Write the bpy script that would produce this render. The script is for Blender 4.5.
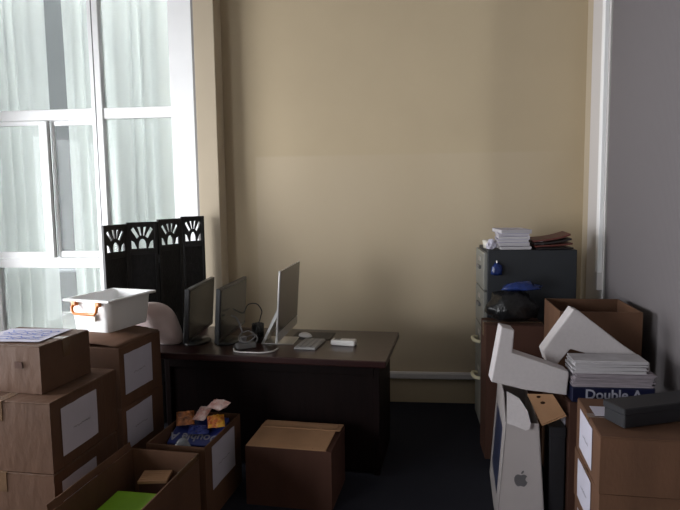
import bpy, bmesh, math, random
from mathutils import Vector, Matrix, Euler
R = math.radians
random.seed(7)
scene = bpy.context.scene
for o in list(bpy.data.objects):
    bpy.data.objects.remove(o)
COL = scene.collection

# ------------------------------------------------------------------ camera
cam_d = bpy.data.cameras.new('camera'); cam = bpy.data.objects.new('camera', cam_d); COL.objects.link(cam)
cam_d.sensor_width = 36.0; cam_d.lens = 36.0 * 600 / 680; cam_d.clip_start = 0.02; cam_d.clip_end = 200
_y, _p, _r = R(6.0), R(-5.7), R(0.76)
fwd = Vector((-math.sin(_y) * math.cos(_p), math.cos(_y) * math.cos(_p), math.sin(_p)))
rt0 = Vector((math.cos(_y), math.sin(_y), 0)); up0 = rt0.cross(fwd)
rt = rt0 * math.cos(_r) - up0 * math.sin(_r); up = up0 * math.cos(_r) + rt0 * math.sin(_r)
m3 = Matrix((rt, up, -fwd)).transposed()
cam.matrix_world = Matrix.Translation((0, 0, 1.7)) @ m3.to_4x4()
scene.camera = cam

# ------------------------------------------------------------------ world: overcast daylight
world = bpy.data.worlds.new('overcast_sky'); scene.world = world; world.use_nodes = True
bg = world.node_tree.nodes['Background']
bg.inputs[0].default_value = (0.95, 0.97, 1.0, 1); bg.inputs[1].default_value = 14.0
vs = scene.view_settings
vs.view_transform = 'Standard'; vs.look = 'None'; vs.exposure = 0.38; vs.gamma = 1.0; vs.use_curve_mapping = False
scene.cycles.max_bounces = 10; scene.cycles.diffuse_bounces = 6; scene.cycles.transparent_max_bounces = 16
scene.cycles.sample_clamp_indirect = 8.0

def portal(loc, rot, sx, sy):
    l = bpy.data.lights.new('daylight_portal', 'AREA'); l.shape = 'RECTANGLE'; l.size = sx; l.size_y = sy
    l.cycles.is_portal = True
    o = bpy.data.objects.new('daylight_portal', l); COL.objects.link(o); o.location = loc; o.rotation_euler = rot
LX = -3.6                    # left wall plane
LW = (1.7, 3.75, 0.35, 2.40)  # left window y0 y1 z0 z1
LW_ADDED = (-2.4, -0.2, 0.5, 2.3)  # added window, unseen behind the camera, to brighten the back wall
portal((LX - 0.10, (LW_ADDED[0] + LW_ADDED[1]) / 2, (LW_ADDED[2] + LW_ADDED[3]) / 2), (0, R(-90), 0), LW_ADDED[3] - LW_ADDED[2], LW_ADDED[1] - LW_ADDED[0])
portal((LX - 0.10, (LW[0] + LW[1]) / 2, (LW[2] + LW[3]) / 2), (0, R(-90), 0), LW[3] - LW[2], LW[1] - LW[0])

# ------------------------------------------------------------------ materials
def mat(name, col, rough=0.6, metal=0.0, noise=0.0, nscale=8.0, bump=0.0, bscale=60.0, coat=0.0, spec=0.5,
        stretch=(1, 1, 1), col2=None, trans=0.0, detail=4.0, sheen=0.0):
    m = bpy.data.materials.new(name); m.use_nodes = True
    nt = m.node_tree; b = nt.nodes['Principled BSDF']
    b.inputs['Base Color'].default_value = (*col, 1); b.inputs['Roughness'].default_value = rough
    b.inputs['Metallic'].default_value = metal; b.inputs['Specular IOR Level'].default_value = spec
    b.inputs['Coat Weight'].default_value = coat; b.inputs['Coat Roughness'].default_value = 0.15
    if sheen: b.inputs['Sheen Weight'].default_value = sheen
    if trans: b.inputs['Transmission Weight'].default_value = trans
    tc = nt.nodes.new('ShaderNodeTexCoord'); mp = nt.nodes.new('ShaderNodeMapping')
    mp.inputs['Scale'].default_value = stretch; nt.links.new(tc.outputs['Object'], mp.inputs['Vector'])
    if noise or col2:
        n = nt.nodes.new('ShaderNodeTexNoise'); n.inputs['Scale'].default_value = nscale; n.inputs['Detail'].default_value = detail
        nt.links.new(mp.outputs[0], n.inputs['Vector'])
        rp = nt.nodes.new('ShaderNodeValToRGB')
        c2 = col2 if col2 else tuple(c * (1 - noise) for c in col)
        rp.color_ramp.elements[0].position = 0.3; rp.color_ramp.elements[1].position = 0.7
        rp.color_ramp.elements[0].color = (*c2, 1); rp.color_ramp.elements[1].color = (*[min(1, c * (1 + noise * .4)) for c in col], 1)
        nt.links.new(n.outputs['Fac'], rp.inputs[0]); nt.links.new(rp.outputs[0], b.inputs['Base Color'])
    if bump:
        n2 = nt.nodes.new('ShaderNodeTexNoise'); n2.inputs['Scale'].default_value = bscale; n2.inputs['Detail'].default_value = 3
        nt.links.new(mp.outputs[0], n2.inputs['Vector'])
        bp = nt.nodes.new('ShaderNodeBump'); bp.inputs['Strength'].default_value = bump; bp.inputs['Distance'].default_value = 0.01
        nt.links.new(n2.outputs['Fac'], bp.inputs['Height']); nt.links.new(bp.outputs[0], b.inputs['Normal'])
    return m

M = {}
M['carpet'] = mat('charcoal_carpet', (0.024, 0.025, 0.034), 0.95, noise=0.35, nscale=180, bump=0.6, bscale=350, spec=0.1)
M['ceiling'] = mat('ceiling_paint', (0.26, 0.25, 0.24), 0.9)
M['cream'] = mat('cream_paint', (0.46, 0.385, 0.285), 0.75, noise=0.05, nscale=2, bump=0.05, bscale=120, spec=0.3)
M['offwhite'] = mat('side_wall_paint', (0.20, 0.19, 0.18), 0.85)
M['white'] = mat('white_enamel', (0.90, 0.90, 0.90), 0.4, noise=0.03, nscale=5)
M['gasket'] = mat('grey_gasket', (0.20, 0.19, 0.18), 0.6)
M['trunk'] = mat('grey_white_pvc', (0.60, 0.57, 0.56), 0.45)
M['card'] = mat('cardboard', (0.122, 0.060, 0.034), 0.75, noise=0.22, nscale=7, bump=0.12, bscale=90, stretch=(1, 1, .35), spec=0.3)
M['card_dark'] = mat('brown_cardboard', (0.068, 0.028, 0.018), 0.75, noise=0.2, nscale=6, bump=0.1, bscale=90, stretch=(1, 1, .3), spec=0.3)
M['card_lite'] = mat('kraft_cardboard', (0.40, 0.225, 0.12), 0.75, noise=0.18, nscale=6, bump=0.1, bscale=90, spec=0.3)
M['card_film'] = mat('film_wrapped_cardboard', (0.108, 0.057, 0.035), 0.55, noise=0.14, nscale=5, bump=0.5, bscale=14, stretch=(1.5, 1.5, .7), coat=0.12, spec=0.25)
M['tape'] = mat('brown_packing_tape', (0.15, 0.09, 0.052), 0.22, noise=0.2, nscale=20, bump=0.25, bscale=25, coat=0.5)
M['paper'] = mat('white_paper', (0.50, 0.48, 0.56), 0.7, noise=0.04, nscale=10, bump=0.05, bscale=10)
M['sheets'] = mat('loose_sheets', (0.48, 0.46, 0.48), 0.8, noise=0.2, nscale=40, stretch=(.3, .3, 8))
M['sheets2'] = mat('greyed_sheets', (0.32, 0.28, 0.31), 0.8, noise=0.3, nscale=40, stretch=(.3, .3, 8))
M['ink'] = mat('grey_print', (0.30, 0.29, 0.33), 0.7)
M['blueink'] = mat('blue_marker', (0.10, 0.15, 0.45), 0.6)
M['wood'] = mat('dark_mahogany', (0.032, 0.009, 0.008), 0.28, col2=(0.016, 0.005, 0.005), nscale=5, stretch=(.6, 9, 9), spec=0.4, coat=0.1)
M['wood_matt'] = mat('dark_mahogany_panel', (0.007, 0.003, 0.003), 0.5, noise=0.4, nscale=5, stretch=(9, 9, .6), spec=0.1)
M['blackwood'] = mat('black_lacquered_wood', (0.012, 0.011, 0.011), 0.45, noise=0.3, nscale=20, spec=0.3)
M['weave'] = mat('black_woven_panel', (0.010, 0.009, 0.009), 0.6, noise=0.5, nscale=50, bump=0.6, bscale=120, stretch=(1, 1, .5), spec=0.3)
M['tub'] = mat('translucent_white_plastic', (0.80, 0.80, 0.80), 0.35, noise=0.03, nscale=6)
M['orange'] = mat('orange_plastic', (0.62, 0.19, 0.03), 0.35, noise=0.05)
M['foam'] = mat('white_foam', (0.52, 0.485, 0.49), 0.85, noise=0.05, nscale=60, bump=0.15, bscale=260)
M['whitecard'] = mat('white_coated_card', (0.37, 0.335, 0.33), 0.45, noise=0.04, nscale=4)
M['logo'] = mat('grey_logo_print', (0.10, 0.095, 0.10), 0.4)
M['photo_print'] = mat('dark_picture_print', (0.03, 0.035, 0.07), 0.35, noise=0.5, nscale=6)
M['black'] = mat('black_plastic', (0.010, 0.010, 0.011), 0.3, noise=0.1)
M['blackcard'] = mat('matt_black_card', (0.012, 0.012, 0.015), 0.5, noise=0.2, nscale=10)
M['screen'] = mat('monitor_glass', (0.011, 0.011, 0.011), 0.22, noise=0.1, spec=0.6)
M['screen_reflecting'] = mat('wide_monitor_glass', (0.060, 0.045, 0.045), 0.25, noise=0.1, spec=0.9)  # room reflection put into the base colour; the display is off
M['alu'] = mat('brushed_aluminium', (0.62, 0.61, 0.60), 0.35, metal=0.9, noise=0.05, nscale=40)
M['greyplast'] = mat('grey_plastic', (0.16, 0.155, 0.155), 0.5, noise=0.1)
M['keys'] = mat('pale_grey_keys', (0.30, 0.29, 0.285), 0.5, noise=0.1)
M['darkpad'] = mat('dark_grey_pad', (0.030, 0.028, 0.028), 0.55, noise=0.2, nscale=30)
M['whiteplast'] = mat('white_plastic', (0.72, 0.70, 0.68), 0.35, noise=0.05)
M['cable_grey'] = mat('grey_cable', (0.17, 0.165, 0.17), 0.5, noise=0.1)
M['cable_white'] = mat('white_cable', (0.60, 0.58, 0.56), 0.5, noise=0.05)
M['pink'] = mat('pale_pink_fabric', (0.55, 0.43, 0.41), 0.9, noise=0.12, nscale=9, bump=0.3, bscale=200, sheen=0.3)
M['cab'] = mat('dark_grey_steel', (0.022, 0.025, 0.030), 0.5, noise=0.15, nscale=4, spec=0.5)
M['cabfront'] = mat('pale_grey_steel', (0.22, 0.22, 0.20), 0.4, noise=0.05)
M['ivory'] = mat('ivory_plastic', (0.72, 0.66, 0.46), 0.4, noise=0.05)
M['bluebag'] = mat('blue_plastic_film', (0.013, 0.032, 0.15), 0.25, noise=0.4, nscale=20, bump=0.8, bscale=30)
M['blackbag'] = mat('black_plastic_film', (0.008, 0.008, 0.009), 0.3, noise=0.3, nscale=20, bump=0.9, bscale=25)
M['red'] = mat('dark_red_folder', (0.10, 0.022, 0.016), 0.55, noise=0.2)
M['dkfolder'] = mat('black_folder', (0.016, 0.010, 0.010), 0.5, noise=0.2)
M['lilac'] = mat('lilac_cover', (0.34, 0.31, 0.46), 0.6, noise=0.1)
M['navy'] = mat('navy_wrapper', (0.008, 0.010, 0.035), 0.35, noise=0.3, nscale=8, bump=0.2, bscale=15)
M['royal'] = mat('royal_blue_wrapper', (0.020, 0.035, 0.20), 0.3, noise=0.3, nscale=8, bump=0.3, bscale=15)
M['lettering'] = mat('pale_lettering', (0.32, 0.32, 0.38), 0.5)
M['green'] = mat('lime_green_cover', (0.21, 0.44, 0.02), 0.4, noise=0.12, nscale=5)
M['film'] = mat('crumpled_clear_film', (0.20, 0.21, 0.23), 0.2, noise=0.4, nscale=18, bump=1.0, bscale=25)
M['org_pack'] = mat('orange_packet', (0.48, 0.17, 0.05), 0.3, noise=0.5, nscale=25, bump=0.6, bscale=30, col2=(0.10, 0.035, 0.02))
M['wht_pack'] = mat('white_packet', (0.72, 0.62, 0.60), 0.3, noise=0.3, nscale=20, bump=0.6, bscale=30, col2=(0.6, 0.25, 0.2))
M['yel_pack'] = mat('yellow_packet', (0.70, 0.42, 0.03), 0.3, noise=0.3, nscale=20, bump=0.6, bscale=30, col2=(0.5, 0.05, 0.05))
M['concrete'] = mat('grey_render', (0.10, 0.104, 0.106), 0.9, noise=0.15, nscale=1.5)
M['ground'] = mat('paving_grey', (0.25, 0.25, 0.24), 0.9, noise=0.2, nscale=3)
M['steelrail'] = mat('dark_painted_steel', (0.05, 0.055, 0.06), 0.5)
M['clear'] = mat('clear_plastic', (0.72, 0.68, 0.60), 0.25, noise=0.1)

# wall paint with a faint, paler repainted rectangle, extended down as painted-in light
def wall_mat():
    m = mat('tan_wall_paint', (0.47, 0.38, 0.255), 0.8, noise=0.05, nscale=1.3, bump=0.04, bscale=150, spec=0.25)
    nt = m.node_tree; b = nt.nodes['Principled BSDF']
    src = b.inputs['Base Color'].links[0].from_socket
    tc = nt.nodes.new('ShaderNodeTexCoord'); sp = nt.nodes.new('ShaderNodeSeparateXYZ'); nt.links.new(tc.outputs['Object'], sp.inputs[0])
    def step(sock, lo, hi):
        r = nt.nodes.new('ShaderNodeMapRange'); r.interpolation_type = 'SMOOTHSTEP'
        r.inputs['From Min'].default_value = lo; r.inputs['From Max'].default_value = hi
        nt.links.new(sock, r.inputs['Value']); return r.outputs[0]
    def mul(a, c):
        n = nt.nodes.new('ShaderNodeMath'); n.operation = 'MULTIPLY'; nt.links.new(a, n.inputs[0]); nt.links.new(c, n.inputs[1]); return n.outputs[0]
    f = mul(mul(step(sp.outputs[0], -1.195, -1.175), step(sp.outputs[0], 1.38, 0.9)), mul(step(sp.outputs[2], 2.03, 2.0), step(sp.outputs[2], 0.1, 0.3)))
    nz = nt.nodes.new('ShaderNodeTexNoise'); nz.inputs['Scale'].default_value = 3
    f = mul(f, step(nz.outputs['Fac'], 0.0, 0.6))
    mx = nt.nodes.new('ShaderNodeMix'); mx.data_type = 'RGBA'
    nt.links.new(f, mx.inputs['Factor']); nt.links.new(src, mx.inputs['A']); mx.inputs['B'].default_value = (0.49, 0.403, 0.285, 1)
    nt.links.new(mx.outputs['Result'], b.inputs['Base Color'])
    return m
M['wall'] = wall_mat()

def glass_mat():
    m = bpy.data.materials.new('window_glass'); m.use_nodes = True; nt = m.node_tree
    nt.nodes.remove(nt.nodes['Principled BSDF']); out = nt.nodes['Material Output']
    t = nt.nodes.new('ShaderNodeBsdfTransparent'); t.inputs[0].default_value = (0.95, 0.97, 0.96, 1)
    g = nt.nodes.new('ShaderNodeBsdfGlossy'); g.inputs['Roughness'].default_value = 0.05; g.inputs[0].default_value = (0.12, 0.12, 0.12, 1)
    fr = nt.nodes.new('ShaderNodeFresnel'); fr.inputs[0].default_value = 1.5
    mx = nt.nodes.new('ShaderNodeMixShader')
    nt.links.new(fr.outputs[0], mx.inputs[0]); nt.links.new(t.outputs[0], mx.inputs[1]); nt.links.new(g.outputs[0], mx.inputs[2])
    nt.links.new(mx.outputs[0], out.inputs[0]); return m
M['glass'] = glass_mat()

def sheer_mat():
    m = bpy.data.materials.new('sheer_white_voile'); m.use_nodes = True; nt = m.node_tree
    nt.nodes.remove(nt.nodes['Principled BSDF']); out = nt.nodes['Material Output']
    c = (0.86, 0.885, 0.865, 1)
    d = nt.nodes.new('ShaderNodeBsdfDiffuse'); d.inputs[0].default_value = c
    tl = nt.nodes.new('ShaderNodeBsdfTranslucent'); tl.inputs[0].default_value = c
    tr = nt.nodes.new('ShaderNodeBsdfTransparent')
    m1 = nt.nodes.new('ShaderNodeMixShader'); m1.inputs[0].default_value = 0.2
    nt.links.new(d.outputs[0], m1.inputs[1]); nt.links.new(tl.outputs[0], m1.inputs[2])
    m2 = nt.nodes.new('ShaderNodeMixShader'); m2.inputs[0].default_value = 0.2
    nt.links.new(m1.outputs[0], m2.inputs[1]); nt.links.new(tr.outputs[0], m2.inputs[2])
    nt.links.new(m2.outputs[0], out.inputs[0]); return m
M['sheer'] = sheer_mat()

def blind_mat():
    m = mat('grey_roller_fabric', (0.235, 0.215, 0.225), 0.85, spec=0.2)
    nt = m.node_tree; b = nt.nodes['Principled BSDF']
    tc = nt.nodes.new('ShaderNodeTexCoord'); w = nt.nodes.new('ShaderNodeTexWave')
    w.wave_type = 'BANDS'; w.bands_direction = 'Y'; w.inputs['Scale'].default_value = 22; w.inputs['Distortion'].default_value = 1.5
    w.inputs['Detail'].default_value = 2
    nt.links.new(tc.outputs['Object'], w.inputs['Vector'])
    rp = nt.nodes.new('ShaderNodeValToRGB'); rp.color_ramp.elements[0].color = (0.135, 0.122, 0.127, 1); rp.color_ramp.elements[1].color = (0.170, 0.155, 0.160, 1)
    nt.links.new(w.outputs['Fac'], rp.inputs[0]); nt.links.new(rp.outputs[0], b.inputs['Base Color'])
    return m
M['blind'] = blind_mat()

# ------------------------------------------------------------------ helpers
def link(name, me, m, parent=None, kind=None, smooth=False):
    o = bpy.data.objects.new(name, me); COL.objects.link(o)
    if m is not None and not me.materials: me.materials.append(M[m] if isinstance(m, str) else m)
    if parent: o.parent = parent
    if kind: o['kind'] = kind
    if smooth:
        for p in me.polygons: p.use_smooth = True
    return o
def tag(o, label, cat, group=None):
    o['label'] = label; o['category'] = cat
    if group: o['group'] = group
    return o
def thing(name, label, cat, loc=(0, 0, 0), rz=0, group=None):
    o = bpy.data.objects.new(name, None); COL.objects.link(o); o.empty_display_size = 0.05
    o.location = loc; o.rotation_euler = (0, 0, R(rz)); return tag(o, label, cat, group)
def fin(bm, name='mesh'):
    bmesh.ops.recalc_face_normals(bm, faces=bm.faces)
    me = bpy.data.meshes.new(name); bm.to_mesh(me); bm.free(); return me
def bx(bm, x0, x1, y0, y1, z0, z1, bev=0.0, mtx=None, seg=1):
    g = bmesh.ops.create_cube(bm, size=1.0)
    v = g['verts']
    bmesh.ops.scale(bm, vec=(abs(x1 - x0), abs(y1 - y0), abs(z1 - z0)), verts=v)
    bmesh.ops.translate(bm, vec=((x0 + x1) / 2, (y0 + y1) / 2, (z0 + z1) / 2), verts=v)
    if bev:
        es = list({e for vv in v for e in vv.link_edges})
        r = bmesh.ops.bevel(bm, geom=es, offset=bev, segments=seg, affect='EDGES', profile=0.5)
        v = list({vv for f in r['faces'] for vv in f.verts} | {vv for vv in v if vv.is_valid})
    if mtx is not None: bmesh.ops.transform(bm, matrix=mtx, verts=v)
    return v
def boxme(x0, x1, y0, y1, z0, z1, bev=0.0, mtx=None, seg=1):
    bm = bmesh.new(); bx(bm, x0, x1, y0, y1, z0, z1, bev, mtx, seg); return fin(bm)
def tube(pts, r, n=8, closed=False):
    bm = bmesh.new(); pts = [Vector(p) for p in pts]; rings = []; N = len(pts)
    nrm = None
    for i, p in enumerate(pts):
        a = pts[max(i - 1, 0)] if not closed else pts[(i - 1) % N]; b = pts[min(i + 1, N - 1)] if not closed else pts[(i + 1) % N]
        t = (b - a).normalized()
        if nrm is None:
            nrm = t.orthogonal().normalized()
        nrm = (nrm - t * nrm.dot(t)).normalized(); bi = t.cross(nrm)
        rr = r[i] if isinstance(r, (list, tuple)) else r
        rings.append([bm.verts.new(p + (nrm * math.cos(2 * math.pi * k / n) + bi * math.sin(2 * math.pi * k / n)) * rr) for k in range(n)])
    for i in range(N - 1 if not closed else N):
        A, B = rings[i], rings[(i + 1) % N]
        for k in range(n): bm.faces.new((A[k], A[(k + 1) % n], B[(k + 1) % n], B[k]))
    if not closed:
        bm.faces.new(rings[0]); bm.faces.new(rings[-1])
    return fin(bm)
def spline(cp, n=10):
    cp = [Vector(p) for p in cp]; out = []
    P = [cp[0] * 2 - cp[1]] + cp + [cp[-1] * 2 - cp[-2]]
    for i in range(1, len(P) - 2):
        for k in range(n):
            t = k / n; a, b, c, d = P[i - 1], P[i], P[i + 1], P[i + 2]
            out.append(0.5 * ((2 * b) + (c - a) * t + (2 * a - 5 * b + 4 * c - d) * t * t + (3 * b - a - 3 * c + d) * t ** 3))
    out.append(cp[-1]); return out
def lathe(prof, n=24):
    bm = bmesh.new(); rings = []
    for r, z in prof:
        rings.append([bm.verts.new((r * math.cos(2 * math.pi * k / n), r * math.sin(2 * math.pi * k / n), z)) for k in range(n)])
    for A, B in zip(rings, rings[1:]):
        for k in range(n): bm.faces.new((A[k], A[(k + 1) % n], B[(k + 1) % n], B[k]))
    bm.faces.new(rings[0]); bm.faces.new(rings[-1]); return fin(bm)
def plate(outer, holes, thick, mtx=None, bev=0.0):
    """flat outline with holes in the local XZ plane, thick along +Y"""
    bm = bmesh.new(); es = []
    for loop in [outer] + list(holes):
        vs_ = [bm.verts.new((p[0], 0, p[1])) for p in loop]
        es += [bm.edges.new((vs_[i], vs_[(i + 1) % len(vs_)])) for i in range(len(vs_))]
    bmesh.ops.triangle_fill(bm, use_beauty=True, use_dissolve=False, edges=es)
    g = bmesh.ops.extrude_face_region(bm, geom=bm.faces[:])
    bmesh.ops.translate(bm, vec=(0, thick, 0), verts=[e for e in g['geom'] if isinstance(e, bmesh.types.BMVert)])
    bmesh.ops.recalc_face_normals(bm, faces=bm.faces)
    if bev:
        ed = [e for e in bm.edges if len(e.link_faces) == 2 and e.calc_face_angle(0) > 0.7]
        bmesh.ops.bevel(bm, geom=ed, offset=bev, segments=2, affect='EDGES', profile=0.5)
    if mtx is not None: bmesh.ops.transform(bm, matrix=mtx, verts=bm.verts)
    return fin(bm)
def text_me(s, size, extrude=0.0004):
    cu = bpy.data.curves.new('lettering', 'FONT'); cu.body = s; cu.size = size; cu.extrude = extrude; cu.align_x = 'CENTER'; cu.align_y = 'CENTER'
    cu.offset = size * 0.02; cu.resolution_u = 3
    o = bpy.data.objects.new('tmp', cu); COL.objects.link(o)
    dg = bpy.context.evaluated_depsgraph_get(); me = bpy.data.meshes.new_from_object(o.evaluated_get(dg))
    bpy.data.objects.remove(o); me.materials.clear(); return me
def scribble(w, h, lines, amp, thick, seed, rad=None):
    """a few lines of pen strokes in the local XY plane"""
    rnd = random.Random(seed); bm = bmesh.new()
    for li in range(lines):
        y = h / 2 - h * (li + .5) / lines; x = -w / 2 + rnd.random() * w * .12; xe = w / 2 - rnd.random() * w * .15
        prev = None
        while x < xe:
            nx = x + thick * 1.6 * (0.6 + rnd.random()); ny = y + (rnd.random() - .5) * amp
            if prev is not None:
                a = Vector(prev); b = Vector((nx, ny)); d = (b - a); 
                if d.length > 1e-5:
                    n = Vector((-d.y, d.x)).normalized() * thick / 2
                    bm.faces.new([bm.verts.new((*q, 0)) for q in (a - n, b - n, b + n, a + n)])
            prev = (nx, ny); x = nx
    g = bmesh.ops.extrude_face_region(bm, geom=bm.faces[:])
    bmesh.ops.translate(bm, vec=(0, 0, .0004), verts=[e for e in g['geom'] if isinstance(e, bmesh.types.BMVert)])
    return fin(bm)
def blob(sx, sy, sz, seed, amp=0.25, sub=3):
    """crumpled rounded mass resting on z=0"""
    from mathutils import noise
    bm = bmesh.new(); bmesh.ops.create_icosphere(bm, subdivisions=sub, radius=1.0)
    for v in bm.verts:
        n = noise.noise(v.co * 2.2 + Vector((seed * 3.1, seed, 0))) * amp + noise.noise(v.co * 6 + Vector((seed, 0, seed))) * amp * .45
        c = v.co * (1 + n)
        if c.z < 0: c.z *= 0.35
        v.co = Vector((c.x * sx, c.y * sy, (c.z + .35) * sz))
    mz = min(v.co.z for v in bm.verts)
    for v in bm.verts: v.co.z -= mz
    return fin(bm)
def packet(w, d, t, seed):
    """pillow-shaped snack packet lying flat"""
    rnd = random.Random(seed); bm = bmesh.new(); n = 8; top = []; bot = []
    for s, L in ((1, top), (-1, bot)):
        for i in range(n + 1):
            row = []
            for j in range(n + 1):
                u, v = i / n * 2 - 1, j / n * 2 - 1
                h = ((1 - abs(u) ** 2.5) * (1 - abs(v) ** 2.5)) ** .5
                row.append(bm.verts.new((u * w / 2, v * d / 2, s * h * t / 2 + (rnd.random() - .5) * .016 * h + t / 2)))
            L.append(row)
    for L in (top, bot):
        for i in range(n):
            for j in range(n): bm.faces.new((L[i][j], L[i + 1][j], L[i + 1][j + 1], L[i][j + 1]))
    bmesh.ops.remove_doubles(bm, verts=bm.verts, dist=1e-5)
    return fin(bm)
def rotm(ax, deg): return Matrix.Rotation(R(deg), 4, ax)
def T(x, y, z): return Matrix.Translation((x, y, z))

# ------------------------------------------------------------------ room shell
D = 4.819; RX = 1.385; CZ = 3.75; BY = -2.6
def struct(name, me, m, parent=None):
    o = link(name, me, m, parent)
    if parent is None: o['kind'] = 'structure'
    return o
struct('floor', boxme(LX - .2, RX + .2, BY - .2, D + .15, -0.08, 0.0), 'carpet')
struct('ceiling', boxme(LX - .2, RX + .2, BY - .2, D + .15, CZ, CZ + .1), 'ceiling')
struct('wall_back', boxme(-1.60, RX + .2, D, D + .15, 0, CZ), 'wall')
struct('wall_pillar', boxme(-1.60, -1.437, 4.63, D, 0, CZ, .004), 'cream')
struct('wall_rear', boxme(LX - .2, RX + .2, BY - .2, BY, 0, CZ), 'offwhite')
bm = bmesh.new()    # left wall with its daylight window and the added opening
bx(bm, LX - .2, LX, BY, LW_ADDED[0], 0, CZ); bx(bm, LX - .2, LX, LW_ADDED[1], LW[0], 0, CZ); bx(bm, LX - .2, LX, LW[1], D + .15, 0, CZ)
for q in (LW, LW_ADDED):
    bx(bm, LX - .2, LX, q[0], q[1], 0, q[2]); bx(bm, LX - .2, LX, q[0], q[1], q[3], CZ)
struct('wall_left', fin(bm), 'offwhite')
bm = bmesh.new()    # right wall: window opening behind the roller blind
RW = (0.9, 4.26, 0.75, 3.60)
bx(bm, RX, RX + .2, BY, RW[0], 0, CZ); bx(bm, RX, RX + .2, RW[1], D, 0, CZ)
bx(bm, RX, RX + .2, RW[0], RW[1], 0, RW[2]); bx(bm, RX, RX + .2, RW[0], RW[1], RW[3], CZ)
struct('wall_right', fin(bm), 'cream')
struct('wall_window_head', boxme(LX, -1.60, 4.68, 4.80, 3.55, CZ), 'cream')

# front window (left part of the view)
FY = 4.68
w1 = struct('window_1', boxme(LX, -1.62, FY + .005, FY + .075, 3.46, 3.55), 'white')
def fr(name, x0, x1, z0, z1, y0=FY, y1=FY + .07, m='white', p=w1, bev=.004): return link(name, boxme(x0, x1, y0, y1, z0, z1, bev), m, p)
fr('window_sill', LX, -1.62, 0.0, 0.09)
fr('jamb', -1.815, -1.625, 0.09, 3.46, FY - .02)
fr('jamb', LX, LX + .06, 0.09, 3.46)
fr('gasket', -1.625, -1.598, 0.0, 3.55, FY - .03, FY + .04, 'gasket')
fr('reveal', LX, LX + .006, 0.0, 3.55, FY + .075, D + .15, 'white', w1, 0)
fr('mullion', -2.475, -2.385, 0.09, 3.46, FY - .015)
fr('mullion', -3.44, -3.362, 0.09, 1.13, FY - .01)
for a, b in ((LX + .06, -2.475), (-2.385, -1.815)):
    fr('transom', a, b, 2.335, 2.42)
    if a < -2.6: fr('transom', a, b, 1.13, 1.21)
def pane(x0, x1, z0, z1, y=FY + .035, p=w1): return link('pane', boxme(x0, x1, y, y + .006, z0, z1), 'glass', p)
pane(LX + .06, -2.475, 2.42, 3.46); pane(-2.385, -1.815, 2.42, 3.46); pane(-2.385, -1.815, 0.09, 2.335)
pane(LX + .06, -3.44, 0.09, 1.13); pane(-3.362, -2.475, 0.09, 1.13)
def sash(x0, x1, y0, y1, st=.06):
    bm = bmesh.new()
    bx(bm, x0, x0 + st, y0, y1, 1.215, 2.33, .003); bx(bm, x1 - st, x1, y0, y1, 1.215, 2.33, .003)
    bx(bm, x0 + st, x1 - st, y0, y1, 1.215, 1.265, .003); bx(bm, x0 + st, x1 - st, y0, y1, 2.295, 2.33, .003)
    s = link('sliding_sash', fin(bm), 'white', w1); pane(x0 + st, x1 - st, 1.265, 2.295, (y0 + y1) / 2, s)
    return s
s1 = sash(LX + .06, -2.868, FY - .012, FY + .018, .07)
link('edge_seal', boxme(-2.868, -2.858, FY + .0, FY + .02, 1.215, 2.33), 'gasket', s1)
sash(-2.86, -2.476, FY + .045, FY + .07, .02)

# side daylight window (outside the frame, left) and the one added for light
for nm, q in (('window_2', LW), ('window_added', LW_ADDED)):
    w2 = struct(nm, boxme(LX - .14, LX - .06, q[0], q[1], q[2], q[2] + .06), 'white')
    for pn, y0, y1, z0, z1 in (('jamb', q[0], q[0] + .05, q[2] + .06, q[3]), ('jamb', q[1] - .05, q[1], q[2] + .06, q[3]),
                               ('head', q[0] + .05, q[1] - .05, q[3] - .05, q[3]), ('mullion', (q[0] + q[1]) / 2 - .025, (q[0] + q[1]) / 2 + .025, q[2] + .06, q[3] - .05)):
        link(pn, boxme(LX - .14, LX - .06, y0, y1, z0, z1), 'white', w2)
# right window behind the blind
w3 = struct('window_3', boxme(RX + .08, RX + .14, RW[0], RW[1], RW[2], RW[2] + .06), 'white')
link('jamb', boxme(RX + .05, RX + .14, RW[1] - .05, RW[1], RW[2] + .06, RW[3], .004), 'white', w3)
link('jamb', boxme(RX + .08, RX + .14, RW[0], RW[0] + .05, RW[2] + .06, RW[3], .004), 'white', w3)
link('head', boxme(RX + .08, RX + .14, RW[0] + .05, RW[1] - .05, RW[3] - .05, RW[3], .004), 'white', w3)
link('mullion', boxme(RX + .08, RX + .14, 2.5, 2.56, RW[2] + .06, RW[3] - .05, .004), 'white', w3)
link('pane', boxme(RX + .10, RX + .106, RW[0] + .05, 2.5, RW[2] + .06, RW[3] - .05), 'glass', w3)
link('pane', boxme(RX + .10, RX + .106, 2.56, RW[1] - .05, RW[2] + .06, RW[3] - .05), 'glass', w3)
link('reveal', boxme(RX + .0, RX + .05, RW[1] - .006, RW[1] - .0005, RW[2], RW[3]), 'white', w3)
link('gasket', boxme(RX - .004, RX + .002, RW[1], RW[1] + .018, RW[2], RW[3]), 'gasket', w3)
struct('trim_1', boxme(RX - .012, RX, RW[1] + .018, 4.65, 0.7, RW[3] + .1, .003), 'trunk')

# trunking along the back wall
tr = struct('trim_2', boxme(-1.43, 1.14, D - .035, D, 0.205, 0.26, .004), 'trunk')
link('lid', boxme(-1.43, 1.14, D - .042, D - .035, 0.212, 0.253, .002), 'trunk', tr)

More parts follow.
